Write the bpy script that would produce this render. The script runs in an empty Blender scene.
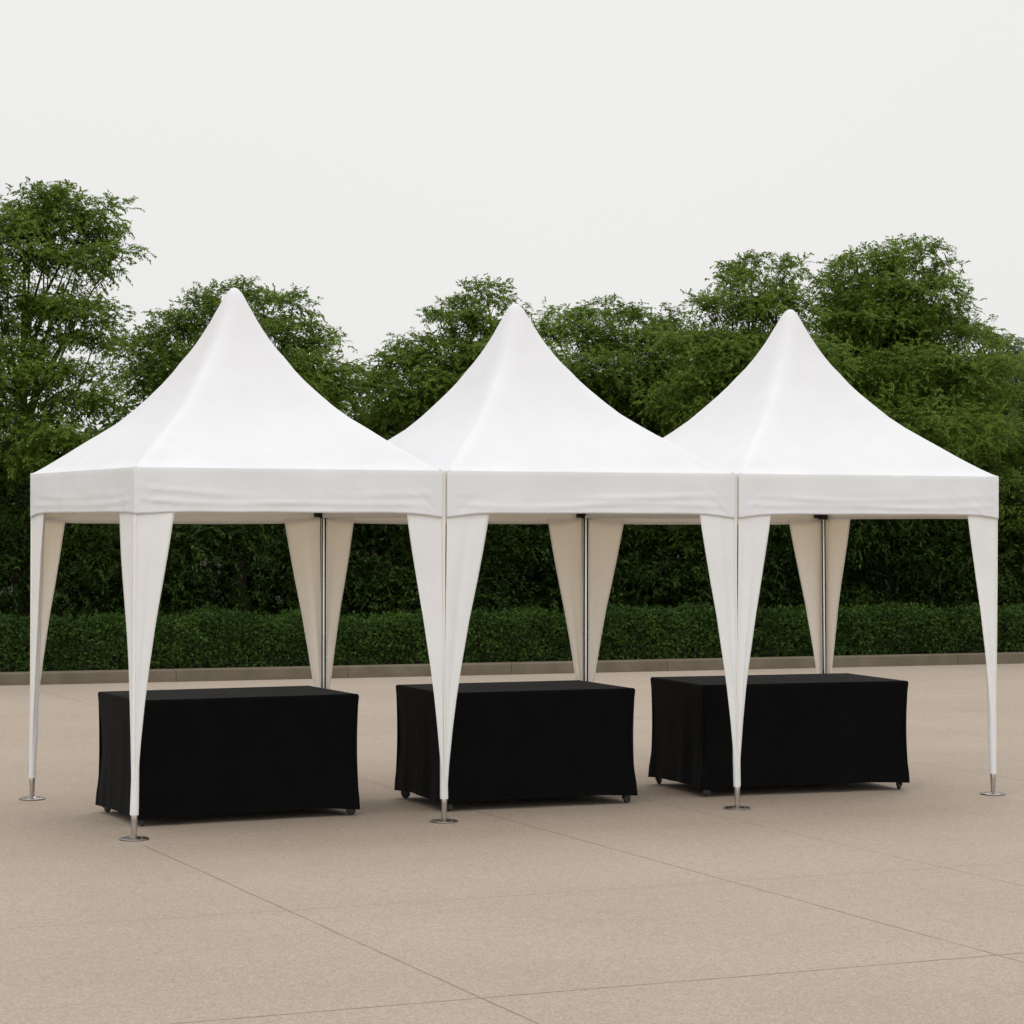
import bpy, math, random
import numpy as np
from mathutils import Vector, Matrix, noise

random.seed(4)
scene = bpy.context.scene
col = scene.collection
R = math.radians

# ------------------------------------------------------------------ helpers
def tag(o, label=None, cat=None, group=None, kind=None):
    if label: o['label'] = label
    if cat: o['category'] = cat
    if group: o['group'] = group
    if kind: o['kind'] = kind
    return o

def empty(name, loc, rz=0.0):
    o = bpy.data.objects.new(name, None)
    o.empty_display_size = .2
    o.location = loc
    o.rotation_euler = (0, 0, rz)
    col.objects.link(o)
    return o

def link(name, me, mat, parent=None):
    o = bpy.data.objects.new(name, me)
    if mat: me.materials.append(mat)
    col.objects.link(o)
    if parent: o.parent = parent
    return o

class MB:
    """collects vertices and faces of one mesh"""
    def __init__(self): self.v = []; self.f = []; self.s = []
    def add(self, v, f, smooth=True):
        n = len(self.v)
        self.v += [tuple(p) for p in v]
        self.f += [tuple(i + n for i in q) for q in f]
        self.s += [smooth] * len(f)
        return self
    def grid(self, P, closed_u=False, smooth=True):
        """P[i][j] rows of points"""
        nu, nv = len(P), len(P[0])
        v = [p for row in P for p in row]
        f = []
        for i in range(nu if closed_u else nu - 1):
            for j in range(nv - 1):
                a = i * nv + j; b = ((i + 1) % nu) * nv + j
                f.append((a, b, b + 1, a + 1))
        return self.add(v, f, smooth)
    def box(self, lo, hi, smooth=False, bevel=0.0):
        x0, y0, z0 = lo; x1, y1, z1 = hi
        if bevel <= 0:
            v = [(x, y, z) for z in (z0, z1) for (x, y) in ((x0, y0), (x1, y0), (x1, y1), (x0, y1))]
            f = [(3, 2, 1, 0), (4, 5, 6, 7), (0, 1, 5, 4), (1, 2, 6, 5), (2, 3, 7, 6), (3, 0, 4, 7)]
            return self.add(v, f, smooth)
        b = bevel; rings = []
        for (z, i) in ((z0, b), (z0 + b, 0), (z1 - b, 0), (z1, b)):
            xa, xb, ya, yb = x0 + i, x1 - i, y0 + i, y1 - i
            rings.append([(xa + b, ya, z), (xb - b, ya, z), (xb, ya + b, z), (xb, yb - b, z), (xb - b, yb, z), (xa + b, yb, z), (xa, yb - b, z), (xa, ya + b, z)])
        v = [p for r in rings for p in r]; f = [tuple(range(7, -1, -1)), tuple(range(24, 32))]
        for k in range(3):
            for j in range(8):
                a = k * 8 + j; c = k * 8 + (j + 1) % 8
                f.append((a, c, c + 8, a + 8))
        return self.add(v, f, smooth)
    def lathe(self, prof, n=28, c=(0, 0), cap=True, smooth=True):
        v = []; f = []
        for (r, z) in prof:
            for k in range(n):
                a = 2 * math.pi * k / n
                v.append((c[0] + r * math.cos(a), c[1] + r * math.sin(a), z))
        for i in range(len(prof) - 1):
            for k in range(n):
                a = i * n + k; b = i * n + (k + 1) % n
                f.append((a, b, b + n, a + n))
        if cap:
            f.append(tuple(range(n - 1, -1, -1)))
            m = (len(prof) - 1) * n
            f.append(tuple(range(m, m + n)))
        return self.add(v, f, smooth)
    def tube(self, pts, rad, n=7, smooth=True):
        pts = [Vector(p) for p in pts]
        rings = []
        for i, p in enumerate(pts):
            d = (pts[min(i + 1, len(pts) - 1)] - pts[max(i - 1, 0)]).normalized()
            a = d.orthogonal().normalized() if abs(d.z) > .9 else d.cross(Vector((0, 0, 1))).normalized()
            b = d.cross(a)
            r = rad[i] if hasattr(rad, '__len__') else rad
            rings.append([tuple(p + a * r * math.cos(2 * math.pi * k / n) + b * r * math.sin(2 * math.pi * k / n)) for k in range(n)])
        v = [q for r in rings for q in r]; f = []
        for i in range(len(rings) - 1):
            for k in range(n):
                c = i * n + k; e = i * n + (k + 1) % n
                f.append((c, e, e + n, c + n))
        f.append(tuple(range(n - 1, -1, -1))); m = (len(rings) - 1) * n
        f.append(tuple(range(m, m + n)))
        return self.add(v, f, smooth)
    def build(self, name, mat, parent=None):
        me = bpy.data.meshes.new(name)
        me.from_pydata(self.v, [], self.f)
        me.polygons.foreach_set('use_smooth', self.s)
        me.update()
        return link(name, me, mat, parent)

def quads(name, V, mat, parent=None):
    """V: (n,4,3) array of loose quads -> one mesh object"""
    n = len(V)
    me = bpy.data.meshes.new(name)
    me.vertices.add(n * 4); me.loops.add(n * 4); me.polygons.add(n)
    me.vertices.foreach_set('co', np.ascontiguousarray(V, dtype=np.float32).ravel())
    me.loops.foreach_set('vertex_index', np.arange(n * 4, dtype=np.int32))
    me.polygons.foreach_set('loop_start', np.arange(0, n * 4, 4, dtype=np.int32))
    me.update(calc_edges=True)
    return link(name, me, mat, parent)

def nz(x, y=0.0, z=0.0):
    return noise.noise(Vector((x, y, z)))

# ------------------------------------------------------------------ materials
def new_mat(name):
    m = bpy.data.materials.new(name); m.use_nodes = True
    nt = m.node_tree
    b = nt.nodes['Principled BSDF']
    return m, nt, b
def N(nt, t, **kw):
    n = nt.nodes.new(t)
    for k, v in kw.items():
        if k.startswith('i_'): n.inputs[k[2:].replace('_', ' ')].default_value = v
        else: setattr(n, k, v)
    return n
def L(nt, a, b): nt.links.new(a, b)
def ramp(nt, fac, stops):
    r = nt.nodes.new('ShaderNodeValToRGB')
    e = r.color_ramp.elements
    while len(e) < len(stops): e.new(.5)
    for x, (p, c) in zip(e, stops):
        x.position = p; x.color = (*c, 1)
    L(nt, fac, r.inputs['Fac'])
    return r.outputs['Color']
def math_node(nt, op, a, b=None, c=None):
    n = nt.nodes.new('ShaderNodeMath'); n.operation = op
    for i, x in enumerate((a, b, c)):
        if x is None: continue
        if isinstance(x, (int, float)): n.inputs[i].default_value = x
        else: L(nt, x, n.inputs[i])
    return n.outputs[0]

def fabric_mat(name, c1, c2, trans, bump=.25):
    m, nt, b = new_mat(name)
    tc = N(nt, 'ShaderNodeTexCoord')
    n1 = N(nt, 'ShaderNodeTexNoise', i_Scale=3.0, i_Detail=5.0, i_Roughness=.6); L(nt, tc.outputs['Object'], n1.inputs['Vector'])
    colr = ramp(nt, n1.outputs['Fac'], [(.3, c1), (.7, c2)])
    L(nt, colr, b.inputs['Base Color'])
    b.inputs['Roughness'].default_value = .75
    b.inputs['Specular IOR Level'].default_value = .25
    mp = N(nt, 'ShaderNodeMapping'); mp.inputs['Scale'].default_value = (1.2, 1.2, 1.8); L(nt, tc.outputs['Object'], mp.inputs['Vector'])
    n2 = N(nt, 'ShaderNodeTexNoise', i_Scale=5.0, i_Detail=4.0, i_Roughness=.5, i_Distortion=.6); L(nt, mp.outputs[0], n2.inputs['Vector'])
    n3 = N(nt, 'ShaderNodeTexNoise', i_Scale=300.0, i_Detail=2.0); L(nt, tc.outputs['Object'], n3.inputs['Vector'])
    bu1 = N(nt, 'ShaderNodeBump', i_Strength=bump, i_Distance=.02); L(nt, n2.outputs['Fac'], bu1.inputs['Height'])
    bu2 = N(nt, 'ShaderNodeBump', i_Strength=.12, i_Distance=.002); L(nt, n3.outputs['Fac'], bu2.inputs['Height']); L(nt, bu1.outputs[0], bu2.inputs['Normal'])
    L(nt, bu2.outputs[0], b.inputs['Normal'])
    if trans > 0:
        t = N(nt, 'ShaderNodeBsdfTranslucent'); t.inputs['Color'].default_value = (.93, .72, .45, 1)
        mx = N(nt, 'ShaderNodeMixShader'); mx.inputs[0].default_value = trans
        L(nt, b.outputs[0], mx.inputs[1]); L(nt, t.outputs[0], mx.inputs[2])
        L(nt, mx.outputs[0], nt.nodes['Material Output'].inputs['Surface'])
    return m

def metal_mat(name, c, rough, metallic=1.0):
    m, nt, b = new_mat(name)
    tc = N(nt, 'ShaderNodeTexCoord')
    mp = N(nt, 'ShaderNodeMapping'); mp.inputs['Scale'].default_value = (60, 60, 3); L(nt, tc.outputs['Object'], mp.inputs['Vector'])
    n1 = N(nt, 'ShaderNodeTexNoise', i_Scale=6.0, i_Detail=3.0); L(nt, mp.outputs[0], n1.inputs['Vector'])
    L(nt, ramp(nt, n1.outputs['Fac'], [(.3, tuple(x * .85 for x in c)), (.7, c)]), b.inputs['Base Color'])
    L(nt, math_node(nt, 'MULTIPLY_ADD', n1.outputs['Fac'], .15, rough - .07), b.inputs['Roughness'])
    b.inputs['Metallic'].default_value = metallic
    return m

def noise_mat(name, stops, scale=8.0, rough=.8, spec=.3, bump=.2, bdist=.01, detail=6.0):
    m, nt, b = new_mat(name)
    tc = N(nt, 'ShaderNodeTexCoord')
    n1 = N(nt, 'ShaderNodeTexNoise', i_Scale=scale, i_Detail=detail, i_Roughness=.6); L(nt, tc.outputs['Object'], n1.inputs['Vector'])
    L(nt, ramp(nt, n1.outputs['Fac'], stops), b.inputs['Base Color'])
    b.inputs['Roughness'].default_value = rough
    b.inputs['Specular IOR Level'].default_value = spec
    bu = N(nt, 'ShaderNodeBump', i_Strength=bump, i_Distance=bdist); L(nt, n1.outputs['Fac'], bu.inputs['Height'])
    L(nt, bu.outputs[0], b.inputs['Normal'])
    return m

def leaf_mat(name, dark, mid, light, trans=.28):
    m, nt, b = new_mat(name)
    ge = N(nt, 'ShaderNodeNewGeometry')
    tc = N(nt, 'ShaderNodeTexCoord')
    n1 = N(nt, 'ShaderNodeTexNoise', i_Scale=1.6, i_Detail=3.0); L(nt, tc.outputs['Object'], n1.inputs['Vector'])
    f = math_node(nt, 'MULTIPLY_ADD', ge.outputs['Random Per Island'], .55, math_node(nt, 'MULTIPLY_ADD', n1.outputs['Fac'], 1.1, -.32))
    c = ramp(nt, f, [(.1, dark), (.5, mid), (.95, light)])
    L(nt, c, b.inputs['Base Color'])
    b.inputs['Roughness'].default_value = .65
    b.inputs['Specular IOR Level'].default_value = .12
    t = N(nt, 'ShaderNodeBsdfTranslucent')
    L(nt, c, t.inputs['Color'])
    mx = N(nt, 'ShaderNodeMixShader'); mx.inputs[0].default_value = trans
    L(nt, b.outputs[0], mx.inputs[1]); L(nt, t.outputs[0], mx.inputs[2])
    L(nt, mx.outputs[0], nt.nodes['Material Output'].inputs['Surface'])
    return m

M = {}
M['canvas'] = fabric_mat('white_canvas', (.72, .737, .775), (.76, .777, .815), .16, .10)
M['valance'] = fabric_mat('white_valance_canvas', (.69, .715, .745), (.74, .765, .795), .12, .16)
M['drape'] = fabric_mat('white_drape_canvas', (.79, .825, .855), (.835, .87, .895), .24, .2)
M['strip'] = fabric_mat('cream_webbing', (.68, .655, .61), (.73, .70, .655), .0, .2)
M['steel'] = metal_mat('brushed_steel', (.48, .45, .42), .32)
M['dark_steel'] = metal_mat('dark_steel', (.30, .28, .26), .35)
M['alu'] = metal_mat('polished_aluminium', (.86, .86, .86), .14)
M['post'] = metal_mat('smooth_aluminium', (.88, .88, .88), .28)
for _n in M['post'].node_tree.nodes:
    if _n.type == 'MAPPING': _n.inputs['Scale'].default_value = (2, 2, .5)
M['groove'] = noise_mat('black_groove_insert', [(.3, (.006, .006, .006)), (.7, (.012, .012, .012))], 30, .5)
M['plastic'] = noise_mat('black_plastic', [(.3, (.008, .008, .008)), (.7, (.014, .014, .014))], 30, .45)
M['wheel'] = noise_mat('caster_rubber', [(.3, (.02, .02, .02)), (.7, (.04, .04, .038))], 40, .6)
M['fork'] = metal_mat('caster_metal', (.05, .05, .05), .4, .6)
M['black_cloth'] = noise_mat('black_cloth', [(.3, (.0026, .0026, .0028)), (.7, (.0038, .0038, .0038))], 4.0, .95, .05, .35, .02, 4.0)
_b = M['black_cloth'].node_tree.nodes['Principled BSDF']; _b.inputs['Sheen Weight'].default_value = .035; _b.inputs['Sheen Roughness'].default_value = .45
M['kerb'] = noise_mat('kerb_concrete', [(.25, (.105, .086, .060)), (.75, (.165, .138, .100))], 3.0, .9, .2, .3, .01, 10)
M['soil'] = noise_mat('dark_soil', [(.3, (.012, .008, .005)), (.7, (.030, .021, .013))], 5.0, .95, .1, .6, .05, 10)
M['bark'] = noise_mat('bark', [(.3, (.035, .027, .02)), (.7, (.09, .07, .052))], 9.0, .9, .2, .6, .03, 8)
M['leaf_tree'] = leaf_mat('tree_leaves', (.055, .100, .014), (.132, .210, .030), (.230, .318, .058), .50)
M['leaf_far'] = leaf_mat('haze_tinted_leaves', (.070, .108, .042), (.128, .185, .066), (.195, .255, .100), .48)  # haze of distance mixed into the leaf colour, paler and greyer
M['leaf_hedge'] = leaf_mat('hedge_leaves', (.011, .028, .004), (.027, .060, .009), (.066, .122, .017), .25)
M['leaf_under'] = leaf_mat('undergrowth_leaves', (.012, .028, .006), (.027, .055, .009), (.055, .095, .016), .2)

# ------------------------------------------------------------------ camera
CAM = (-4.2585, -16.1637, 2.1283); YAW = .4147; ROLL = .0015
fw = Vector((math.sin(YAW), math.cos(YAW), 0)); rt = Vector((math.cos(YAW), -math.sin(YAW), 0)); up = Vector((0, 0, 1))
rt2 = (rt + up * ROLL).normalized(); up2 = (up - rt * ROLL).normalized()
cd = bpy.data.cameras.new('camera'); cam = bpy.data.objects.new('camera', cd); col.objects.link(cam)
mw = Matrix((rt2, up2, -fw)).transposed().to_4x4(); mw.translation = CAM
cam.matrix_world = mw
cd.sensor_width = 36; cd.lens = 2459.25 / 1024 * 36
cd.shift_y = 11.35 / 1024
cd.clip_start = .1; cd.clip_end = 3000
scene.camera = cam

# ------------------------------------------------------------------ light: a bright overcast sky with a soft sun
SUN_EL, SUN_AZ = 58.0, 28.0             # behind the veil of cloud, beyond the tents and a little to the right
sun_dir = Vector((math.sin(R(SUN_AZ)) * math.cos(R(SUN_EL)), math.cos(R(SUN_AZ)) * math.cos(R(SUN_EL)), math.sin(R(SUN_EL))))
sd = bpy.data.lights.new('sun', 'SUN'); so = bpy.data.objects.new('sun', sd); col.objects.link(so)
sd.energy = 1.0; sd.angle = R(35); sd.color = (1.0, .98, .95)
so.rotation_euler = (-sun_dir).to_track_quat('-Z', 'Y').to_euler()
w = bpy.data.worlds.new('World'); scene.world = w; w.use_nodes = True
nt = w.node_tree; bg = nt.nodes['Background']
sky = N(nt, 'ShaderNodeTexSky'); sky.sky_type = 'NISHITA'; sky.sun_disc = False
sky.sun_elevation = R(SUN_EL); sky.sun_rotation = math.atan2(sun_dir.x, sun_dir.y)
sky.air_density = 1.0; sky.dust_density = 4.0
hs = N(nt, 'ShaderNodeHueSaturation'); hs.inputs['Saturation'].default_value = .06; L(nt, sky.outputs[0], hs.inputs['Color'])
tcw = N(nt, 'ShaderNodeTexCoord')
nw = N(nt, 'ShaderNodeTexNoise', i_Scale=1.3, i_Detail=3.0, i_Roughness=.45); L(nt, tcw.outputs['Generated'], nw.inputs['Vector'])
cloud = ramp(nt, nw.outputs['Fac'], [(.3, (.850, .843, .830)), (.7, (.885, .879, .868))])
mul = N(nt, 'ShaderNodeMixRGB', blend_type='MULTIPLY'); mul.inputs[0].default_value = 1; L(nt, cloud, mul.inputs[1]); mul.inputs[2].default_value = (10, 10, 10, 1)
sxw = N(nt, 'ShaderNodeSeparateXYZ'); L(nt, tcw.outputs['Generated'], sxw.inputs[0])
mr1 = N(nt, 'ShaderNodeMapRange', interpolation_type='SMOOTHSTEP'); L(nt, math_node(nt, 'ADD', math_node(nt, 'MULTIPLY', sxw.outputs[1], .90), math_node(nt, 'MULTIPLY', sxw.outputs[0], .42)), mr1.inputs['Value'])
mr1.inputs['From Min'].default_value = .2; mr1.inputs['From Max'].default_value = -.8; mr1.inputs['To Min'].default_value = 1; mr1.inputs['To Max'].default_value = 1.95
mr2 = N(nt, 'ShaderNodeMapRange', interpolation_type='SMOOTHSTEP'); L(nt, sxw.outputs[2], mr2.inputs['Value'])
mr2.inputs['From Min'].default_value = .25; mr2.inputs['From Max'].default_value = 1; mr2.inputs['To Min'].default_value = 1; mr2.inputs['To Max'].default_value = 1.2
sky_gain = math_node(nt, 'MULTIPLY', math_node(nt, 'MULTIPLY', mr1.outputs[0], mr2.outputs[0]), 10.0)   # brighter overhead; extra sky glow added behind the camera to lift the tent fronts
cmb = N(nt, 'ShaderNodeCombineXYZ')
for i in range(3): L(nt, sky_gain, cmb.inputs[i])
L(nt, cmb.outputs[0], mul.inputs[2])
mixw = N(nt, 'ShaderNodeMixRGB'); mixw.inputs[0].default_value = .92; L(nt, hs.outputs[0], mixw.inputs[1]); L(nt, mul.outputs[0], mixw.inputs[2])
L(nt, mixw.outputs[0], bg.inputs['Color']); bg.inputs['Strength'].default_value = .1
scene.view_settings.view_transform = 'Standard'; scene.view_settings.look = 'None'
scene.view_settings.exposure = 0; scene.view_settings.gamma = 1
scene.cycles.max_bounces = 8; scene.cycles.diffuse_bounces = 5; scene.cycles.use_denoising = True

# ------------------------------------------------------------------ the ground
ANG = -.055
def BG(s, t, z=0.0):
    """along and behind the kerb"""
    return (2.5 + s * math.cos(ANG) - t * math.sin(ANG), 15.9 + s * math.sin(ANG) + t * math.cos(ANG), z)

def paving_mat():
    m, nt, b = new_mat('sandy_concrete')
    tc = N(nt, 'ShaderNodeTexCoord'); P = tc.outputs['Object']
    sx = N(nt, 'ShaderNodeSeparateXYZ'); L(nt, P, sx.inputs[0])
    big = N(nt, 'ShaderNodeTexNoise', i_Scale=.45, i_Detail=5.0, i_Roughness=.55); L(nt, P, big.inputs['Vector'])
    mid = N(nt, 'ShaderNodeTexNoise', i_Scale=14.0, i_Detail=4.0, i_Roughness=.6); L(nt, P, mid.inputs['Vector'])
    fine = N(nt, 'ShaderNodeTexNoise', i_Scale=80.0, i_Detail=3.0, i_Roughness=.7); L(nt, P, fine.inputs['Vector'])
    mp = N(nt, 'ShaderNodeMapping'); mp.inputs['Scale'].default_value = (.12, 1.6, 1); mp.inputs['Rotation'].default_value = (0, 0, .3); L(nt, P, mp.inputs['Vector'])
    streak = N(nt, 'ShaderNodeTexNoise', i_Scale=1.5, i_Detail=5.0, i_Roughness=.65); L(nt, mp.outputs[0], streak.inputs['Vector'])
    v = math_node(nt, 'MULTIPLY_ADD', big.outputs['Fac'], .16, 0.115)
    v = math_node(nt, 'MULTIPLY_ADD', mid.outputs['Fac'], .12, v)
    v = math_node(nt, 'MULTIPLY_ADD', fine.outputs['Fac'], .40, v)
    vc = N(nt, 'ShaderNodeTexVoronoi', i_Scale=105.0); L(nt, P, vc.inputs['Vector'])
    sc_ = N(nt, 'ShaderNodeSeparateColor'); L(nt, vc.outputs['Color'], sc_.inputs[0])
    v = math_node(nt, 'MULTIPLY_ADD', sc_.outputs[0], .20, v)     # grains of aggregate
    v = math_node(nt, 'MULTIPLY_ADD', streak.outputs['Fac'], .05, v)
    c = ramp(nt, v, [(.28, (.200, .158, .122)), (.50, (.293, .239, .189)), (.72, (.416, .349, .287))])
    # saw-cut joints between the slabs: lines across x and across y, each of its own strength
    wob = N(nt, 'ShaderNodeTexNoise', i_Scale=.8, i_Detail=2.0); L(nt, P, wob.inputs['Vector'])
    wv = math_node(nt, 'MULTIPLY_ADD', wob.outputs['Fac'], .02, -.01)
    brk = N(nt, 'ShaderNodeTexNoise', i_Scale=1.7, i_Detail=6.0, i_Roughness=.75); L(nt, P, brk.inputs['Vector'])
    mask = None
    lines = [(0, .06, .007, .62), (0, 2.83, .006, .8), (0, 4.33, .006, .55), (0, 7.87, .007, .6), (0, -2.75, .006, .6), (0, 10.6, .006, .5), (0, -5.5, .006, .6), (0, 13.4, .006, .4),
             (1, -3.30, .006, .45), (1, -6.02, .007, .85), (1, 2.3, .006, .3), (1, -8.8, .007, .7), (1, -11.6, .007, .7), (1, 7.9, .010, .3)]
    for ax, p, wd, st in lines:
        d = math_node(nt, 'ABSOLUTE', math_node(nt, 'ADD', math_node(nt, 'SUBTRACT', sx.outputs[ax], p), wv))
        r = N(nt, 'ShaderNodeMapRange'); r.clamp = True
        L(nt, d, r.inputs['Value']); r.inputs['From Min'].default_value = wd * .5; r.inputs['From Max'].default_value = wd * 1.25
        r.inputs['To Min'].default_value = st; r.inputs['To Max'].default_value = 0
        if p == .06:                                   # this joint ends under the near corner post
            r2 = N(nt, 'ShaderNodeMath'); r2.operation = 'MULTIPLY'; L(nt, r.outputs[0], r2.inputs[0]); L(nt, math_node(nt, 'LESS_THAN', sx.outputs[1], -.35), r2.inputs[1]); r = r2
        mask = r.outputs[0] if mask is None else math_node(nt, 'MAXIMUM', mask, r.outputs[0])
    mask = math_node(nt, 'MULTIPLY', mask, math_node(nt, 'MULTIPLY_ADD', brk.outputs['Fac'], 1.3, .15))
    mx = N(nt, 'ShaderNodeMixRGB'); L(nt, mask, mx.inputs[0]); L(nt, c, mx.inputs[1]); mx.inputs[2].default_value = (.085, .055, .036, 1)
    L(nt, mx.outputs[0], b.inputs['Base Color'])
    b.inputs['Roughness'].default_value = .88; b.inputs['Specular IOR Level'].default_value = .2
    h = math_node(nt, 'SUBTRACT', math_node(nt, 'MULTIPLY', fine.outputs['Fac'], .5), math_node(nt, 'MULTIPLY', mask, 1.5))
    bu = N(nt, 'ShaderNodeBump', i_Strength=.35, i_Distance=.006); L(nt, h, bu.inputs['Height'])
    L(nt, bu.outputs[0], b.inputs['Normal'])
    return m

g = MB(); g.add([(-1500, -1500, -.03), (1500, -1500, -.03), (1500, 1500, -.03), (-1500, 1500, -.03)], [(0, 1, 2, 3)], False)
tag(g.build('ground', M['soil']), kind='structure')
g = MB(); g.add([(-45, -40, 0), (70, -40, 0), BG(68, .02), BG(-48, .02)], [(0, 1, 2, 3)], False)
tag(g.build('pavement', paving_mat()), kind='structure')
g = MB(); a = 0.02                                                    # the kerb: two-metre stones with rounded edges
ko = None
s = -48.0
while s < 66:
    l = 2.4
    prof = [(0, 0), (.004, .145), (.018, .160), (.24, .162), (.25, .14), (.25, -.02)]
    P = [[BG(s + e, t + .02, z) for (t, z) in prof] for e in (.003, l - .003)]
    g.grid(P, smooth=False)
    g.add(P[0], [tuple(range(6))], False); g.add(P[1], [tuple(range(5, -1, -1))], False)
    s += l
tag(g.build('kerb', M['kerb']), kind='structure')
P = []
for i in range(140):
    row = []
    for j in range(26):
        s = -48 + i * .83; t = .262 + (j / 25) ** 1.6 * 40
        row.append(BG(s, t, .125 + .05 * nz(s * .9, t * .9) * (1 if j else 0) + min(t * .006, .12)))
    P.append(row)
g = MB(); g.grid(P); tag(g.build('soil', M['soil']), kind='structure')
# ------------------------------------------------------------------ the three tents
HE, HV = 2.50, 2.168
CORN = {0: (.067, -.050), 1: (2.344, .020), 2: (4.679, -.030), 3: (7.039, -.001),
        4: (-.028, 2.642), 5: (2.340, 2.640), 6: (4.653, 2.590), 7: (7.034, 2.609)}
FEET = {0: (.078, -.022), 1: (2.362, .069), 2: (4.681, -.036), 3: (7.007, .023), 4: (-.012, 2.633),
        5: (2.340, 2.585), 6: (4.653, 2.535), 7: (7.000, 2.560)}
GAP = .020
PROF = [(.985, .0075), (.965, .018), (.92, .044), (.865, .08), (.82, .11), (.73, .172), (.65, .225), (.57, .283), (.49, .35), (.42, .418), (.35, .492), (.30, .55),
        (.26, .605), (.216, .66), (.178, .715), (.145, .768), (.115, .82), (.090, .868), (.069, .908), (.051, .945), (.036, .972), (.022, .989), (.012, .997), (.002, 1.0)]

def quad_pt(C, a, b):
    """(a,b) in [-1,1]^2 -> plan point in the quad front-left, front-right, rear-right, rear-left"""
    u = (a + 1) / 2; v = (b + 1) / 2
    x = (1 - v) * ((1 - u) * C[0][0] + u * C[1][0]) + v * ((1 - u) * C[3][0] + u * C[2][0])
    y = (1 - v) * ((1 - u) * C[0][1] + u * C[1][1]) + v * ((1 - u) * C[3][1] + u * C[2][1])
    return x, y
def perim(n):
    """square perimeter points with a little extra density at the corners"""
    pts = []
    sides = [((-1, -1), (1, -1)), ((1, -1), (1, 1)), ((1, 1), (-1, 1)), ((-1, 1), (-1, -1))]
    for (p, q) in sides:
        for k in range(n):
            t = k / n; t = .5 - .5 * math.cos(math.pi * t) if False else t + .12 * math.sin(2 * math.pi * t) * -1
            pts.append((p[0] + (q[0] - p[0]) * t, p[1] + (q[1] - p[1]) * t))
    return pts
def soften(a, b, p):
    d = (abs(a) ** p + abs(b) ** p) ** (1 / p)
    k = 2 ** (1 / p) * (1 - .06 * min(1, 3 / p))
    return a / d * k, b / d * k          # corners keep their place, the sides bulge a hair

APEX = (.018, -.050, .042)                  # each mast stands a little off the middle of its roof
def canopy(C, hp, seed):
    g = MB(); per = perim(40); P = []
    cen = quad_pt(C, 0, 0)
    for (a, b) in per:
        colm = []
        for i, (r, h) in enumerate(PROF):
            p = 60 if h < .05 else max(2.6, 60 * math.exp(-h * 3.6))
            aa, bb = soften(a, b, p)
            if h < .05: aa, bb = a, b
            x, y = quad_pt(C, aa * r, bb * r)
            z = HE + (hp - HE) * h
            # canvas a little slack between the hips, tight at the hips
            mid = (1 - max(0, (min(abs(a), abs(b)))) ** 1.5)
            z -= .03 * mid * math.sin(math.pi * min(1, h * 1.15)) * (r ** .5) * .8
            k = r * (1 - r) * 4
            z += .016 * k * nz(x * 1.7 + seed, y * 1.7, z * 1.2) + .005 * k * nz(x * 6.0 + seed, y * 6.0, z * 3.0) + .006 * math.exp(-((h - .05) / .05) ** 2) * max(0, nz(x * 5 + seed, y * 5, 8.0)) * min(1, max(0, h - .0075) / .03)
            # tension creases that run out from the corners
            cr = min(abs(a), abs(b)); e = math.exp(-((cr - .86) / .05) ** 2) + math.exp(-((cr - .70) / .06) ** 2) * .6
            z -= .011 * e * math.exp(-h * 9) * min(1, max(0, h - .0075) / .03)
            x += APEX[int(seed / 11 + .1)] * (1 - r) ** 1.5
            colm.append((x, y, z))
        P.append(colm)
    g.grid(P, closed_u=True)
    # close the tip
    n = len(PROF); g.add([], [])
    tip = [i * n + n - 1 for i in range(len(per))]
    g.f.append(tuple(tip)); g.s.append(True)
    return g

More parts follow.
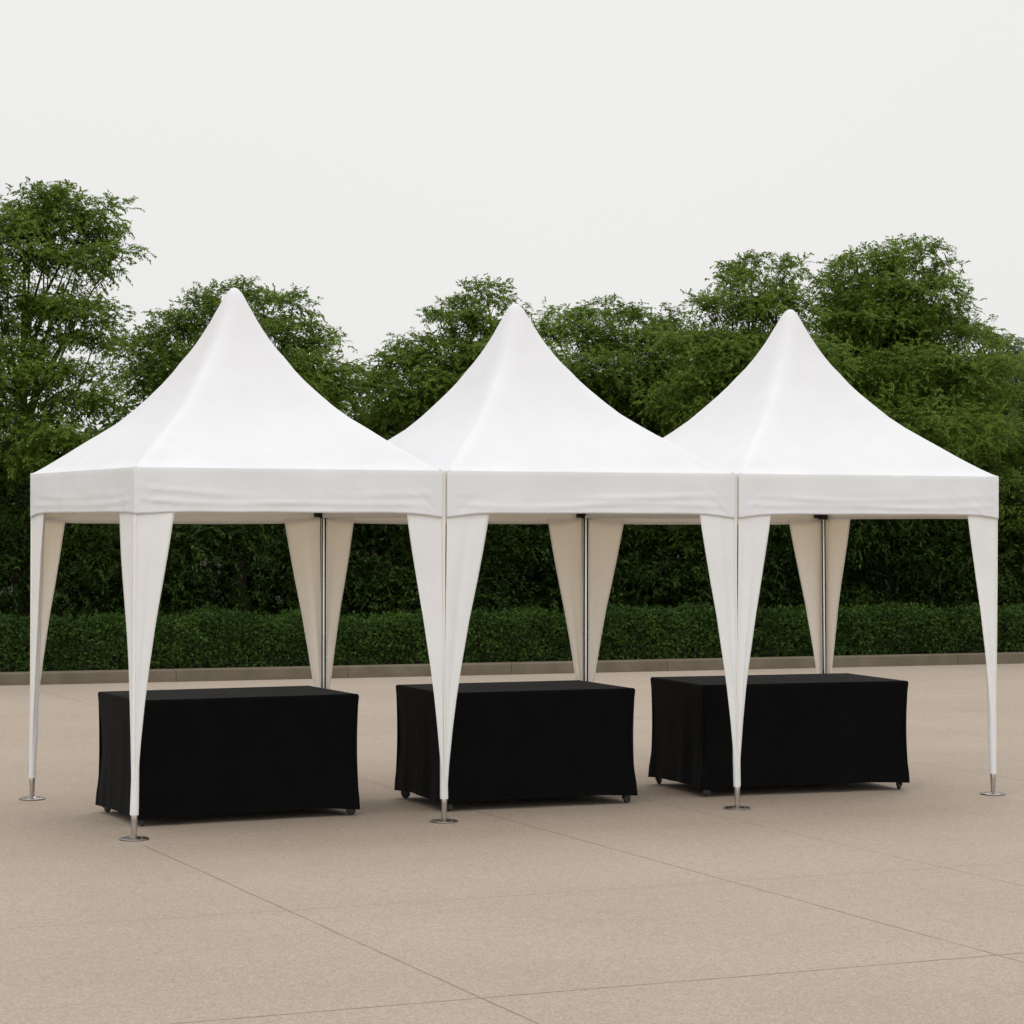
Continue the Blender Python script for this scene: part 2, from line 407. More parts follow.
def valance(C, seed, flags):
    """band of canvas round the four eaves: hem pulled tight, drooping at the corners"""
    g = MB(); n = 70; rows = 17
    ctr = quad_pt(C, 0, 0)
    for sidx in range(4):
        p0 = Vector((*C[sidx], 0)); p1 = Vector((*C[(sidx + 1) % 4], 0))
        ln = (p1 - p0).length; d = (p1 - p0) / ln; nrm = Vector((d.y, -d.x, 0))
        lift = .034 if sidx in (0, 3) else (-.045 if sidx == 2 else .004)
        P = []
        for i in range(n + 1):
            t = i / n; t = t - .10 * math.sin(2 * math.pi * t)
            q = p0.lerp(p1, t); dist = min(t, 1 - t) * ln
            E = math.exp(-(dist / .16) ** 1.3); tight = .022 if seed < 2 and ((sidx == 0 and t < .5) or (sidx == 3 and t > .5)) else 0.0
            zb = HV + lift * (1 - E) + tight * E + .004 * nz(t * 5 + seed, sidx * 3.3)
            e = 1 - math.exp(-(dist / .10) ** 2)
            rowp = [tuple(q + nrm * a + Vector((0, 0, HE + b))) for (a, b) in ((-.019, .0105), (-.012, .0090), (-.006, .0062), (-.0015, .0015))]   # rounded over the eave
            for j in range(rows):
                v = j / (rows - 1); v = v ** .85
                z = HE + (zb - HE) * v
                hz = z - zb
                w1 = nz(t * 4.0 + seed, hz * 3 + sidx * 5, 1.0); w2 = nz(t * 9.0 + seed, sidx * 7.0 + hz * 14, 4.0)
                o = .010 * math.sin(math.pi * v) * w1 + .004 * w2 * v
                c1 = .055 + .03 * nz(t * 2.3 + seed, 9.0 + sidx) + .05 * math.exp(-dist / .25); a1 = .55 + .7 * nz(t * 3.1 + seed, 20.0 + sidx)
                c2 = .105 + .03 * nz(t * 2.0 + seed, 31.0 + sidx) + .07 * math.exp(-dist / .4); a2 = .35 + .9 * nz(t * 2.2 + seed, 45.0 + sidx)
                o += .015 * max(0, a1) * math.exp(-((hz - c1) / .012) ** 2) + .013 * max(0, a2) * math.exp(-((hz - c2) / .016) ** 2)
                o += .004 * math.exp(-(hz / .012) ** 2)
                o += .016 * math.exp(-dist / .3) * nz(dist * 14 - hz * 22, seed + sidx * 2.0, 3.0) * v
                rowp.append(tuple(q + nrm * (o * e) + Vector((0, 0, z - .002))))
            # the hem turned inwards
            h = Vector(rowp[-1])
            rowp.append(tuple(h - nrm * .006 + Vector((0, 0, .002)))); rowp.append(tuple(h - nrm * .008 + Vector((0, 0, .022))))
            P.append(rowp)
        g.grid(P)
    return g

WCURVE = [(0, 1.0), (.12, .865), (.245, .715), (.38, .545), (.52, .40), (.64, .29), (.76, .21), (.88, .15), (1.0, .115)]
def wfac(s):
    for (a, b), (c, d) in zip(WCURVE, WCURVE[1:]):
        if s <= c: return b + (d - b) * (s - a) / (c - a)
    return WCURVE[-1][1]
def drape(corner, along, inward, width, foot, ztop, zbot, seed):
    """tapering curtain that hangs from the eave beside a corner; along = unit vector down the eave"""
    g = MB(); n, mrow = 14, 46; P = []
    A = Vector((*along, 0)); I = Vector((*inward, 0)); c = Vector((*corner, 0)); ft = Vector((*foot, 0))
    for j in range(mrow + 1):
        s = j / mrow
        z = ztop + (zbot - ztop) * s
        k = s ** 1.6
        o = c + I * .012
        tgt = ft - A * .020 - I * .024
        o = o.lerp(tgt, k)
        wd = width * wfac(s) + .010 * (s > .9) * 0
        row = []
        for i in range(n + 1):
            u = i / n
            fold = .022 * math.sin(math.pi * u) * nz(u * 2.2 + seed, z * .8, 2.0) + .010 * u * nz(z * 1.6, seed * 3.1) + .007 * nz(u * 5 + seed, z * 1.2, 7.0) * min(1, u * 5)
            wrap = .018 * s * s * (2 * u - 1) ** 2
            row.append(tuple(o + A * (wd * u) + I * (fold * (1 - .5 * s) * min(1, s * 5 + .15) + wrap) + Vector((0, 0, z))))
        # hem turned in along the free edge
        e = Vector(row[-1]); row.append(tuple(e + I * .005 - A * .001)); row.append(tuple(e + I * .006 - A * .014))
        P.append(row)
    g.grid(P)
    return g

def pole_parts(root, k, off):
    x, y = FEET[k][0] - off[0], FEET[k][1] - off[1]
    rear = k >= 5
    r = .0215 if k < 5 else .030 if k == 6 else .026
    GA = [4.29 + math.pi / 3 * (q + .5) for q in range(6)]
    g = MB(); n = 90; prof = []
    for i in range(n):                                   # extruded aluminium post with four grooves
        a = 2 * math.pi * i / n
        gr = min(abs(((a - q) + math.pi) % (2 * math.pi) - math.pi) for q in GA)
        rr = r if gr > .26 else r - .006
        prof.append((x + rr * math.cos(a), y + rr * math.sin(a)))
    tx = CORN[k][0] - off[0] + {0: .075, 4: .07, 3: -.07, 7: -.06}.get(k, 0.0); ty = CORN[k][1] - off[1] + (.078 if k < 4 else -.07 if k == 4 else -.055)
    lean = lambda z: ((tx - x) * (z - .16) / 2.1, (ty - y) * (z - .16) / 2.1)
    P = [[(px + lean(z)[0], py + lean(z)[1], z) for z in (.155, 2.26)] for (px, py) in prof]
    g.grid(P, closed_u=True, smooth=False)
    pole = g.build('pole', M['post'], root)
    g = MB()
    for a in GA:
        ox, oy = x + (r - .006) * math.cos(a), y + (r - .006) * math.sin(a)
        Pq = [[(ox + dx * .0045 + lean(z)[0], oy + dy * .0045 + lean(z)[1], z) for z in (.16, 2.25)] for (dx, dy) in ((-1, -1), (1, -1), (1, 1), (-1, 1))]
        g.grid(Pq, closed_u=True, smooth=False)
    g.build('groove_insert', M['groove'], pole)
    g = MB(); g.lathe([(.0165, .012), (.0175, .03), (.0215, .13), (.0235, .185), (.0225, .188), (.014, .188)], 32, (x, y))
    g.build('foot_tube', M['steel'], root)
    g = MB(); g.lathe([(.094, .0005), (.099, .003), (.099, .008), (.094, .0115), (.045, .0135), (.028, .017), (.024, .024), (.016, .026)], 48, (x, y))
    for q in range(4):
        a = q * math.pi / 2 + .6
        g.lathe([(.007, .011), (.007, .0165), (.004, .0175)], 8, (x + .068 * math.cos(a), y + .068 * math.sin(a)))
    g.build('base_plate', M['dark_steel'], root)
    x, y = tx, ty; jz = .07 if k < 5 else 0
    g = MB()                                            # black corner joint at the head of the post
    g.box((x - .032, y - .032, 2.165 + jz), (x + .032, y + .032, 2.32 + jz), bevel=.006)
    if k not in (0, 4): g.box((x - .082, y - .024, 2.176 + jz), (x - .0322, y + .024, 2.215 + jz), bevel=.004)
    if k not in (3, 7): g.box((x + .0322, y - .024, 2.176 + jz), (x + .082, y + .024, 2.215 + jz), bevel=.004)
    g.build('corner_joint', M['plastic'], root)

def inset(C, e):
    return [(C[0][0] + e, C[0][1]), (C[1][0] - e, C[1][1]), (C[2][0] - e, C[2][1]), (C[3][0] + e, C[3][1])]

tent_labels = ['white peaked canopy tent on the left end of the row, its near corner post foremost',
               'white peaked canopy tent standing between the two other white tents',
               'white peaked canopy tent on the right end of the joined row']
HPK = [3.868, 3.836, 3.878]
for k in range(3):
    C0 = [CORN[k], CORN[k + 1], CORN[k + 5], CORN[k + 4]]
    C = [list(c) for c in C0]
    if k > 0:
        C[0][0] += GAP; C[3][0] += GAP
    if k < 2:
        C[1][0] -= GAP; C[2][0] -= GAP
    off = quad_pt(C, 0, 0)
    Cl = [(c[0] - off[0], c[1] - off[1]) for c in C]
    root = empty('pagoda_tent', (off[0], off[1], 0))
    tag(root, tent_labels[k], 'canopy tent', 'white peaked tents joined in a row')
    canopy(Cl, HPK[k], k * 11.3).build('canopy', M['canvas'], root)
    valance(Cl, k * 7.7 + 1.3, None).build('valance', M['valance'], root)
    fl, fr, rr, rl = Cl
    lo = lambda i: (FEET[i][0] - off[0], FEET[i][1] - off[1])
    zt, zb = HV + .05, .165
    drape(fl, (1, 0), (0, 1), (.285, .335, .285)[k], lo(k), zt, zb, k * 3 + .3).build('leg_curtain', M['drape'], root)
    drape(fr, (-1, 0), (0, 1), (.268, .29, .285)[k], lo(k + 1), zt, zb, k * 3 + 1.1).build('leg_curtain', M['drape'], root)
    zt2 = HV
    drape(rl, (1, 0), (0, -1), (.275, .255, .365)[k], lo(k + 4), zt2, zb, k * 3 + 2.6).build('leg_curtain', M['drape'], root)
    drape(rr, (-1, 0), (0, -1), (.305, .315, .385)[k], lo(k + 5), zt2, zb, k * 3 + 3.9).build('leg_curtain', M['drape'], root)
    if k == 0:
        d0 = (Vector(rl) - Vector(fl)).normalized(); iw = (d0.y, -d0.x)
        drape(fl, tuple(d0), iw, .385, lo(0), zt, zb, 15.3).build('leg_curtain', M['drape'], root)
        drape(rl, tuple(-d0), iw, .35, lo(4), zt, zb, 17.9).build('leg_curtain', M['drape'], root)
    if k == 2:
        d0 = (Vector(rr) - Vector(fr)).normalized(); iw = (-d0.y, d0.x)
        drape(fr, tuple(d0), iw, .30, lo(3), zt, zb, 19.3).build('leg_curtain', M['drape'], root)
        drape(rr, tuple(-d0), iw, .43, lo(7), zt2, zb, 21.9).build('leg_curtain', M['drape'], root)
    for i in ((0, 1, 4, 5), (2, 6), (3, 7))[k]:
        pole_parts(root, i, off)
    for i in ((0, 1, 4), (2,), (3,))[k]:                # the pocket that holds the front posts
        tx = CORN[i][0] - off[0] + {0: .075, 4: .07, 3: -.07}.get(i, 0.0); ty = CORN[i][1] - off[1] + (.078 if i < 4 else -.07)
        f = lo(i); g = MB(); P = []
        for q in range(40):
            s = q / 39; z = 2.2 + (.165 - 2.2) * s
            x, y = tx + (f[0] - tx) * s, ty + (f[1] - ty) * s
            r = .031 - .004 * s + .004 * nz(z * 3, i * 5.0)
            P.append([(x + r * (1 + .08 * nz(a * .8, z * 2, i)) * math.cos(a), y + r * math.sin(a), z) for a in [2 * math.pi * e / 16 for e in range(17)]])
        g.grid(P)
        g.build('post_pocket', M['drape'], root)
    # eave rails behind the valance
    ins = [(fl[0] + .05, fl[1] + .05), (fr[0] - .05, fr[1] + .05), (rr[0] - .05, rr[1] - .05), (rl[0] + .05, rl[1] - .05)]
    for i in range(4):
        a, b = ins[i], ins[(i + 1) % 4]
        g = MB(); g.tube([(a[0], a[1], 2.40), (b[0], b[1], 2.40)], .018, 8); g.build('eave_rail', M['alu'], root)
    # webbing that closes the slit between two neighbours, and the gutter above it
    if k < 2:
        for (ci, sg) in ((k + 1, 1), (k + 5, -1)):
            cx, cy = CORN[ci][0] - off[0], CORN[ci][1] - off[1]; f = lo(ci)
            P = []
            for j in range(30):
                s = j / 29; z = 2.488 + (.175 - 2.488) * s
                q = max(0, (s - .15) / .85) ** 1.6
                x = cx + (f[0] - cx) * q; y = cy + sg * .016 + (f[1] - sg * .034 - cy - sg * .016) * q
                hw = .0165 - .0105 * min(1, max(0, s - .12) * 2.2)
                P.append([(x - hw, y + .004 * sg, z), (x - hw * .4, y, z), (x + hw * .4, y, z), (x + hw, y + .004 * sg, z)])
            g = MB(); g.grid(P); g.build('joining_strip', M['strip'], root)
        a = Vector((CORN[k + 1][0] - off[0], CORN[k + 1][1] - off[1], 2.47)); b = Vector((CORN[k + 5][0] - off[0], CORN[k + 5][1] - off[1], 2.47))
        a.y += .03; b.y -= .03
        g = MB(); g.grid([[tuple(p + Vector((dx, 0, dz))) for (dx, dz) in ((-.018, .022), (-.012, .0), (.012, .0), (.018, .022))] for p in (a, b)])
        g.build('gutter', M['canvas'], root)

# ------------------------------------------------------------------ the covered tables
TAB = [(1.090, 1.146, .025, 1.665, 1.024, .886, .061, .031), (3.362, 1.098, -.024, 1.565, 1.042, .878, .074, .037), (5.725, 1.171, -.089, 1.793, 1.079, .874, .070, .030)]
tab_labels = ['black cloth covered table on casters under the left end tent',
              'black cloth covered table on casters under the middle tent, the shortest of the three',
              'black cloth covered table on casters under the right end tent, the longest of the three']
def table_cover(w, d, h, zh, fl, seed):
    g = MB(); per = []
    n = 44
    hw, hd = w / 2, d / 2; rc = .022
    sides = [((-hw, -hd), (hw, -hd)), ((hw, -hd), (hw, hd)), ((hw, hd), (-hw, hd)), ((-hw, hd), (-hw, -hd))]
    for si, (p, q) in enumerate(sides):
        for k in range(n):
            t = k / n; t = t - .135 * math.sin(2 * math.pi * t)
            x = p[0] + (q[0] - p[0]) * t; y = p[1] + (q[1] - p[1]) * t
            ln = w if si % 2 == 0 else d
            dist = min(t, 1 - t) * ln
            nx, ny = (0, -1) if si == 0 else (1, 0) if si == 1 else (0, 1) if si == 2 else (-1, 0)
            if k == 0:
                px, py = ((-1, -1), (1, -1), (1, 1), (-1, 1))[si]; nx, ny = px * .75, py * .75
            per.append((x, y, nx, ny, dist, si, t * ln))
    P = []
    rows = [0, .004, .010, .02, .035] + [.06 + i * .047 for i in range(18)]
    for (x, y, nx, ny, dist, si, run) in per:
        rowp = []
        cf = math.exp(-dist / .13)                              # near a corner
        hem = zh + .016 * (1 - math.exp(-(dist / .22) ** 1.5)) + .010 * nz(run * 2.1 + seed, si * 4.0)
        cx = math.copysign(1, x) if abs(x) > hw * .999 - .001 else 0
        for j, q in enumerate(rows):
            v = min(1.0, q / rows[-1])
            z = (h - q) if q < .06 else h - .06 - (h - .06 - hem) * ((q - .06) / (rows[-1] - .06))
            roll = -rc * (1 - math.sin(math.acos(max(0, 1 - q / rc)))) if q < rc else 0
            pin = -.020 * cf * math.sin(math.pi * min(1, v * 1.12)) ** 1.0 - .010 * math.sin(math.pi * v)
            fold = .020 * v * nz(run * 5.0 + seed, si * 3.0, v * .6) + .011 * v * nz(run * 11.0, seed + si, v) + .006 * nz(run * 2.5, v * 5 + seed, si * 2.0) * math.sin(math.pi * v)
            flare = (fl * .40) * v ** 3.0 * (.35 + .55 * cf * (1 + .8 * math.sin(seed * 3 + si * 2.1)))
            o = roll + pin + fold * (1 - cf) + flare
            rowp.append((x + nx * o, y + ny * o, z))
        P.append(rowp)
    g.grid(P, closed_u=True)
    # the top, a shallow sag with slight creases
    m = 24; T = []
    for i in range(m + 1):
        r = []
        for j in range(m + 1):
            a = -1 + 2 * i / m; b = -1 + 2 * j / m
            x = a * (hw - rc * .98); y = b * (hd - rc * .98)
            e = (1 - a ** 8) * (1 - b ** 8)
            r.append((x, y, h + .0005 + e * (.004 * nz(x * 3 + seed, y * 3) - .003)))
        T.append(r)
    g.grid(T[::-1] if False else T)
    return g
def caster(root, x, y, turn):
    g = MB()
    c, s = math.cos(turn), math.sin(turn)
    def rot(v): return [(x + a * c - b * s, y + a * s + b * c, z) for (a, b, z) in v]
    t = MB()
    t.lathe([(.030, .105), (.030, .113), (.012, .114)], 16); t.box((-.030, -.0195, .034), (.024, -.0155, .104), bevel=.001); t.box((-.030, .0155, .034), (.024, .0195, .104), bevel=.001); t.box((-.024, -.0155, .088), (.024, .0155, .1045))
    t.v = rot(t.v)
    fk = t.build('caster', M['fork'], root)
    wv = MB(); n = 24; prof = [(.0, -.0125), (.027, -.0125), (.033, -.008), (.0345, 0), (.033, .008), (.027, .0125), (.0, .0125)]
    P = [[(-.012 + r * math.cos(2 * math.pi * k / n), b, .035 + r * math.sin(2 * math.pi * k / n)) for (r, b) in prof] for k in range(n)]
    wv.grid(P, closed_u=True); wv.v = rot(wv.v)
    wv.build('wheel', M['wheel'], fk)
for k, (x, y, yaw, w_, d_, h_, zh, fl) in enumerate(TAB):
    root = empty('covered_table', (x, y, 0), yaw)
    tag(root, tab_labels[k], 'table', 'black covered tables under the tents')
    table_cover(w_, d_, h_, zh - .012, fl, k * 5.1 + .7).build('cloth_cover', M['black_cloth'], root)
    g = MB(); g.box((-w_ / 2 + .03, -d_ / 2 + .03, h_ - .05), (w_ / 2 - .03, d_ / 2 - .03, h_ - .014)); g.build('tabletop', M['plastic'], root)
    for (sx, sy) in ((-1, -1), (1, -1), (1, 1), (-1, 1)):
        px, py = sx * (w_ / 2 - .055), sy * (d_ / 2 - .055)
        g = MB(); g.box((px - .02, py - .02, .114), (px + .02, py + .02, h_ - .052), bevel=.003); g.build('leg', M['plastic'], root)
        caster(root, px, py, 2.2 + k + sx * .7 + sy * .4)
TREES = [
    ('T1', 3.88, 20.68, [ (0.40,0.0,5.45,0.34,0.20), (0.85,0.0,5.25,0.36,0.20), (-0.1,0.0,5.35,0.36,0.2), (0.2,.0,4.6,.5,.22), (0.42,0.0,7.08,0.26,0.16), (0.28,0.0,6.98,0.40,0.24), (1.22,0.0,6.86,0.32,0.14), (1.55,0.0,6.12,0.26,0.15), (0.95,0.0,6.45,0.40,0.26), (0.15,0.2,5.05,0.5,0.16), (0.75,.2,4.95,.4,.15), (0.38,0.07,6.80,0.57,0.42), (1.14,0.26,6.66,0.39,0.23), (-0.08,0.42,6.24,0.75,0.54), (1.05,0.23,5.91,0.51,0.33), (0.53,-0.36,6.24,0.54,0.39), (-0.53,0.15,6.62,0.54,0.39), (-0.60,-0.13,5.64,0.72,0.51), (0.69,0.01,5.44,0.45,0.24), (1.20,0.11,5.22,0.48,0.30), (0.30,-0.34,4.41,0.78,0.33), (1.43,-0.15,4.81,0.39,0.27), (-0.30,0.28,3.98,0.90,0.48), (1.13,0.28,4.06,0.69,0.51), (0.15,0.49,3.31,0.98,0.60), (1.35,0.27,3.16,0.68,0.60), (-0.75,-0.40,4.74,0.60,0.27), (-1.20,-0.33,6.09,0.60,0.60), (-1.35,0.27,4.89,0.75,0.90) ]),
    ('T2', 7.51, 21.27, [ (-0.10,-0.14,5.81,0.32,0.22), (-0.59,-0.05,5.56,0.35,0.21), (0.38,0.19,5.69,0.35,0.22), (0.90,-0.18,5.58,0.29,0.19), (-1.08,-0.12,5.26,0.38,0.25), (-0.24,0.33,5.23,0.79,0.41), (0.79,0.20,5.10,0.60,0.35), (1.43,0.32,4.91,0.32,0.21), (-1.43,-0.21,4.78,0.48,0.35), (1.65,-0.31,4.50,0.32,0.22), (-0.71,0.49,4.40,0.95,0.57), (0.71,-0.08,4.32,0.92,0.54), (1.51,0.27,4.08,0.56,0.40), (-0.16,0.62,3.61,1.27,0.63) ]),
    ('T3', 10.15, 21.75, [ (0.05,-0.30,4.62,0.33,0.18), (-0.33,-0.22,4.36,0.36,0.26), (0.28,-0.24,4.16,0.59,0.40), (-0.08,-0.47,3.67,0.74,0.49) ]),
    ('T4', 11.19, 20.19, [ (0.11,0.21,5.84,0.32,0.21), (-0.29,-0.25,5.59,0.29,0.21), (-0.63,0.15,5.30,0.29,0.19), (-1.03,-0.07,5.04,0.29,0.19), (0.19,-0.01,5.33,0.58,0.39), (-1.32,0.17,4.72,0.32,0.19), (-0.48,0.50,4.75,0.74,0.45), (0.59,0.11,5.52,0.19,0.19), (0.48,-0.42,4.75,0.64,0.48), (-0.80,-0.01,4.11,0.80,0.55), (0.32,0.17,3.95,0.88,0.64) ]),
    ('T5', 14.50, 22.02, [ (-0.81,0.34,5.73,0.45,0.21), (-0.09,-0.35,5.78,0.52,0.22), (0.69,-0.23,5.69,0.45,0.22), (-1.26,0.32,5.50,0.31,0.24), (-0.43,0.16,5.33,0.78,0.41), (0.60,-0.40,5.24,0.73,0.41), (1.19,0.16,5.44,0.28,0.22), (0.09,0.54,4.61,1.30,0.66), (-0.95,0.09,4.52,0.78,0.62), (1.12,0.40,4.43,0.78,0.69) ]),
    ('T6', 15.82, 19.79, [ (0.12,0.33,6.49,0.33,0.22), (-0.28,-0.29,6.19,0.30,0.22), (0.62,-0.12,6.32,0.32,0.25), (0.00,-0.35,5.82,0.67,0.37), (-0.62,0.28,5.72,0.33,0.23), (-0.92,-0.02,5.22,0.43,0.33), (0.45,-0.10,5.60,0.57,0.37), (-0.42,0.33,4.85,0.77,0.53), (0.58,0.09,4.72,0.83,0.63), (-0.92,-0.04,4.18,0.75,0.60) ]),
    ('T7', 18.57, 19.67, [ (0.10,0.0,5.95,0.6,0.34), (-0.60,0.0,5.95,0.55,0.34), (0.75,0.0,5.75,0.5,0.30), (-0.1,0.4,5.5,0.8,0.4), (0.14,0.14,6.75,0.58,0.26), (0.60,-0.07,6.90,0.27,0.15), (-0.67,0.06,6.63,0.38,0.20), (0.82,0.09,6.42,0.32,0.26), (-0.38,-0.22,6.25,0.79,0.41), (0.65,0.31,6.05,0.48,0.22), (-1.06,0.10,6.15,0.32,0.24), (-0.94,0.11,5.43,0.58,0.31), (1.06,-0.07,5.29,0.58,0.26), (0.26,-0.16,4.71,1.20,0.48), (-0.77,0.06,4.37,0.85,0.65), (1.28,-0.43,4.49,0.82,0.61), (0.17,-0.99,3.72,1.45,0.68) ]),
    ('T8', 23.30, 23.05, [ (-0.63,0.13,5.88,0.34,0.17), (-0.13,-0.35,5.57,0.38,0.25), (0.32,-0.02,5.21,0.42,0.31), (-0.38,0.40,4.83,0.80,0.57), (0.57,-0.38,4.39,0.80,0.76), (-0.29,-0.48,3.72,1.15,0.76) ]),
    ('T9', 20.29, 18.92, [ (0.00,0.16,3.59,0.72,0.34), (-0.72,-0.44,3.07,0.79,0.44), (0.68,0.44,3.04,0.68,0.55), (0.00,-0.03,2.44,1.02,0.61) ]),
]
# ------------------------------------------------------------------ foliage
def unit(a): return a / np.maximum(np.linalg.norm(a, axis=-1, keepdims=True), 1e-9)
def leaf_quads(pos, d, nrm, ln, wd):
    """rhombic leaves: base point, direction, normal, length, width"""
    d = unit(d); side = unit(np.cross(d, nrm)); n2 = np.cross(side, d)
    ln = ln[:, None]; wd = wd[:, None]
    tip = pos + d * ln - n2 * ln * .12
    mid = pos + d * ln * .45
    return np.stack([pos, mid + side * wd * .5, tip, mid - side * wd * .5], 1)
def sprays(rng, org, dirs, length, m, lln, lwd, droop=.35):
    """leafy twigs: m leaves alternate along each drooping twig"""
    n = len(org)
    t = (np.arange(m)[None, :] + rng.uniform(0, .7, (n, m))) / m
    Ln = (length * rng.uniform(.6, 1.25, n))[:, None, None]
    dirs = unit(dirs)
    p = org[:, None, :] + dirs[:, None, :] * (t[..., None] * Ln)
    p[..., 2] -= (droop * Ln[..., 0] * t ** 2)
    sd = unit(np.cross(dirs, np.array([0, 0, 1.0])) + rng.normal(0, .15, (n, 3)))
    sgn = np.where(np.arange(m) % 2 == 0, 1.0, -1.0)[None, :, None]
    ld = dirs[:, None, :] * .75 + sd[:, None, :] * sgn * .8 + rng.normal(0, .28, (n, m, 3))
    ld[..., 2] -= .30 + .3 * t
    nr = rng.normal(0, .42, (n, m, 3)); nr[..., 2] += 1
    k = n * m
    return leaf_quads(p.reshape(k, 3), ld.reshape(k, 3), nr.reshape(k, 3), lln * rng.uniform(.6, 1.3, k), lwd * rng.uniform(.7, 1.3, k))
def lobe_leaves(rng, c, rx, ry, rz, dens, lln, lwd, m=11, splen=.26, fuzz=1.0):
    """one bough: sub-clumps spread over an uneven ellipsoid"""
    area = math.pi * rx * rz
    nsub = max(4, int(14 * (area / .45) ** .8))
    u = unit(rng.normal(0, 1, (nsub, 3))); u[:, 2] = u[:, 2] * .85 + .15
    rad = rng.uniform(.45, 1.04, (nsub, 1)) ** .7
    sub = np.array(c) + u * rad * np.array([rx, ry, rz])
    per = max(4, int(dens * area / nsub / (m * lln * lwd * .5)))
    o = np.repeat(sub, per, 0); uu = np.repeat(u, per, 0)
    rs = .24 * (rx * ry * rz) ** (1 / 3) + .06
    o = o + np.clip(rng.normal(0, 1, o.shape), -1.7, 1.7) * rs * np.array([1.2, 1.2, .42])
    d = uu * .7 + rng.normal(0, .6, o.shape) + np.array([0, 0, .12])
    return sprays(rng, o, d, splen * fuzz, m, lln, lwd), sub

def tree(name_label, x, y, lobes, seed, mat, dens=2.3, low=(), fol=1.0, inner=True):
    rng = np.random.RandomState(seed)
    root = empty('tree', (x, y, .12), -YAW)
    tag(root, name_label, 'tree', 'trees behind the hedge')
    Q = []; br = MB()
    zt = max(l[2] for l in lobes)
    zf = min(2.2, zt * .35)
    br.tube([(0, 0, -.3), (.04, .02, .6), (-.03, .04, 1.3), (.05, 0, zf), (.02, .05, zf + (zt - zf) * .45), (.06, .0, zf + (zt - zf) * .8)], [.17, .125, .11, .09, .045, .015], 9)
    zr = max(.6, zt - min(l[2] for l in lobes))
    lobes = [(lx, -.75 * (zt - lz) ** .8 + rng.uniform(-.25, .25), lz, rx * .86, rz * .80) for (lx, ly, lz, rx, rz) in lobes]   # lower boughs reach forward
    fill = [(lx * .6 + rng.uniform(-.25, .25), rng.uniform(.1, .7), lz - rz - rng.uniform(.25, .6), rx * 1.05 + .1, rz * 1.1 + .12) for (lx, ly, lz, rx, rz) in lobes if inner and lz < zt - .5]
    for (lx, ly, lz, rx, rz) in list(lobes) + fill + list(low):
        ry = max(rx, .45) * .9
        lv, sub = lobe_leaves(rng, (lx, ly, lz - .17), rx, ry, rz, dens, .064 * fol, .027 * fol, 12, .19)
        Q.append(lv)
        hs = min(zf + .2, lz - .3) + max(0, (lz - zf)) * rng.uniform(.25, .62)
        s = Vector((0.03 + lx * .12, 0.03, hs))
        e = Vector((lx, ly, lz - .12)); md = s.lerp(e, .55) + Vector((rng.uniform(-.12, .12), rng.uniform(-.1, .1), -.16 + .12 * rng.rand()))
        br.tube([Vector((0.03, .03, hs - .12)), s, s.lerp(md, .5) + Vector((rng.uniform(-.05, .05), 0, .05)), md, md.lerp(e, .6) + Vector((0, 0, .05)), e], [.034, .030, .023, .016, .010, .005], 6)
        for q in sub[: min(len(sub), 4)]:
            q = Vector(q); k = rng.uniform(.5, 1)
            st = md.lerp(e, k); br.tube([st, st.lerp(q, .5) + Vector((0, 0, .02)), q], [.009, .006, .002], 4)
    br.build('trunk', M['bark'], root)
    quads('crown', np.concatenate(Q), mat, root)
    return root

TLAB = {'T1': 'tall loose-crowned green tree at the left edge, sky showing through its branches',
        'T2': 'green tree rising behind the peak of the left tent',
        'T3': 'low green tree filling the dip between the left and middle tent peaks',
        'T4': 'green tree with a knobbly top just left of the middle tent peak',
        'T5': 'wide round-topped bushy tree between the middle and right tent peaks',
        'T6': 'narrow upright green tree rising just left of the right tent peak',
        'T7': 'tall broad green tree rising to the right of the right tent peak',
        'T8': 'paler more distant tree at the right edge behind the others',
        'T9': 'low light green bushy tree at the right edge beyond the right tent'}
for i, (n, x, y, lobes) in enumerate(TREES):
    rng = random.Random(100 + i)
    xs = [l[0] for l in lobes]; zb = min(l[2] for l in lobes)
    low = []
    if n not in ('T8', 'T9'):
        z = zb - .35
        while z > 1.7:
            for q in range(3):
                low.append((rng.uniform(min(xs) * .8, max(xs) * .8), rng.uniform(-.6, .7), z + rng.uniform(-.2, .2), rng.uniform(.6, .9), rng.uniform(.35, .5)))
            z -= .55
    far = n == 'T8'
    tree(TLAB[n], x, y, lobes, 40 + i, M['leaf_far'] if far else M['leaf_tree'], 9.0 if n in ('T1',) else 10.0, low, 1.1 if far else 1.0, n != 'T1')

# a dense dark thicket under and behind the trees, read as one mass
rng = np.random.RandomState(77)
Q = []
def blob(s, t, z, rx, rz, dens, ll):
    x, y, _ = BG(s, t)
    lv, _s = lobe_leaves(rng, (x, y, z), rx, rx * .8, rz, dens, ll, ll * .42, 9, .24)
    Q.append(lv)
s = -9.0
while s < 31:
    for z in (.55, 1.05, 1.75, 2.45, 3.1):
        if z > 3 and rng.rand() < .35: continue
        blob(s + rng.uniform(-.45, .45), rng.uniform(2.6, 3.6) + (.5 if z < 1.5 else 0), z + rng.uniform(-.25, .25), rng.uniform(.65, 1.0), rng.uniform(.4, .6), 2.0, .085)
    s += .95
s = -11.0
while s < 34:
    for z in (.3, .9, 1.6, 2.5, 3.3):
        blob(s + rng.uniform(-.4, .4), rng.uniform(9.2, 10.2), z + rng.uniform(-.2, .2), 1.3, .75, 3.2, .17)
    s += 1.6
tag(quads('undergrowth', np.concatenate(Q), M['leaf_under']), kind='stuff')

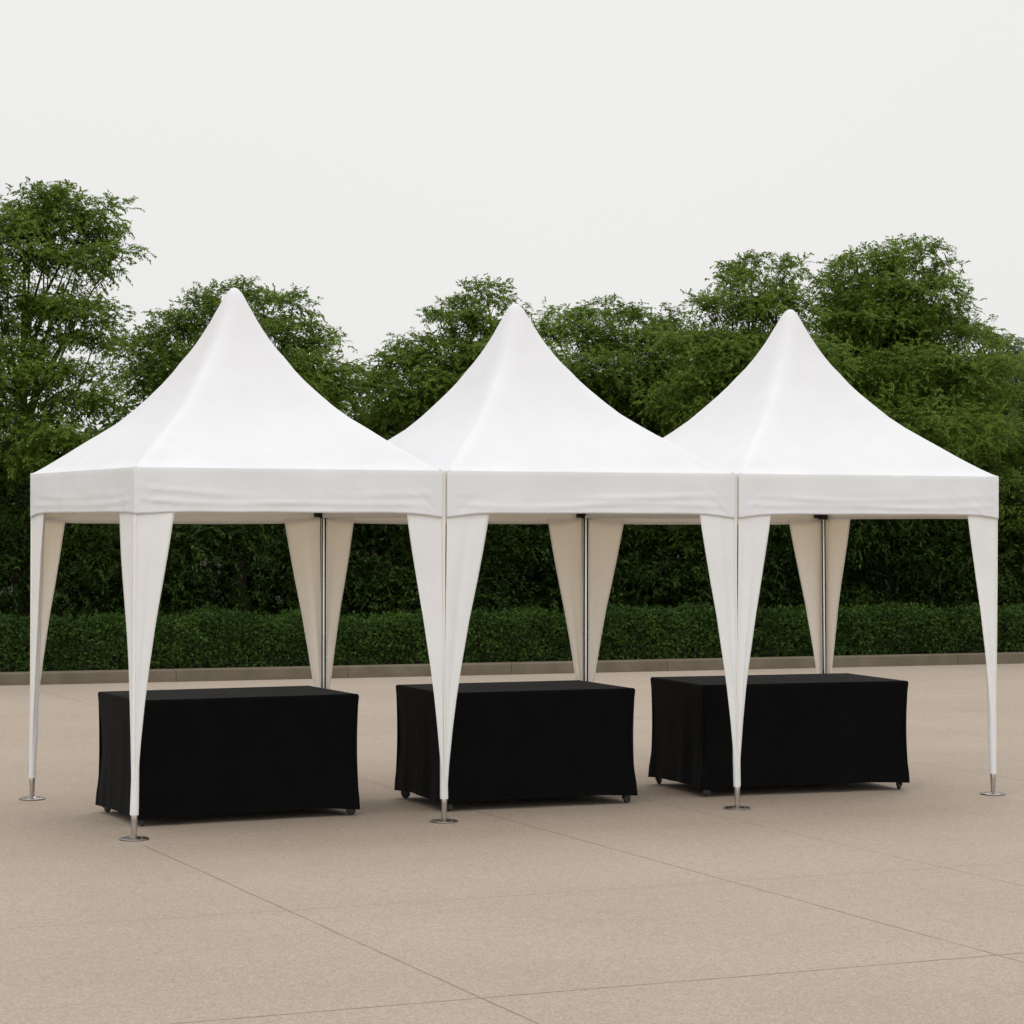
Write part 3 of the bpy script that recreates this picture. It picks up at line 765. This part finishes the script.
# the clipped hedge along the kerb
rng = np.random.RandomState(5)
hroot = empty('hedge', BG(9, .95, .12), ANG)
tag(hroot, 'long low clipped green hedge running along the concrete kerb', 'hedge')
def hedge_h(s): return .71 + .05 * np.sin(s * 1.3) * np.sin(s * .53 + 1) + .03 * np.sin(s * 4.1 + .5)
n1, n2, n3 = 52000, 44000, 30000
def hleaves(n, face):
    s = rng.uniform(-19, 21, n)
    h = hedge_h(s)
    dep = np.abs(rng.normal(0, .07, n))
    bump = .05 * np.sin(s * 5.3 + 1) + .04 * np.sin(s * 9.1)
    if face == 'front':
        z = rng.uniform(.02, 1, n) ** .9 * h; curve = np.clip((z / h - .7) / .3, 0, 1) ** 2 * .16
        b2 = .05 * np.sin(s * 6.1 + z * 7) * np.sin(z * 11 + s * 2.3)
        p = np.stack([s, -.55 + curve + dep + bump * .6 + b2, z], 1); out = np.array([0, -1, .35])
    elif face == 'top':
        t = rng.uniform(-.5, .55, n)
        p = np.stack([s, t, h - dep - np.clip((np.abs(t) - .3) / .25, 0, 1) ** 2 * .12 + .03 * np.sin(s * 7 + t * 9) + bump * .4], 1); out = np.array([0, -.15, 1])
    else:
        p = np.stack([s, rng.uniform(-.4, .45, n), rng.uniform(.05, .75, n)], 1); out = np.array([0, 0, 1])
    d = rng.normal(0, .8, (n, 3)) + out * .7
    nr = rng.normal(0, .6, (n, 3)) + out + np.array([0, 0, .5])
    return leaf_quads(p, d, nr, .060 * rng.uniform(.6, 1.4, n), .036 * rng.uniform(.7, 1.3, n))
quads('foliage', np.concatenate([hleaves(n1, 'front'), hleaves(n2, 'top'), hleaves(n3, 'in')]), M['leaf_hedge'], hroot)
g = MB(); rs = random.Random(3)
for i in range(150):
    s = -19 + i * .268; t0 = rs.uniform(-.25, .3)
    for q in range(3):
        g.tube([(s, t0, -.05), (s + rs.uniform(-.1, .1), t0 + rs.uniform(-.15, .15), .3), (s + rs.uniform(-.2, .2), t0 + rs.uniform(-.25, .25), .62)], [.014, .01, .004], 4)
g.build('stems', M['bark'], hroot)
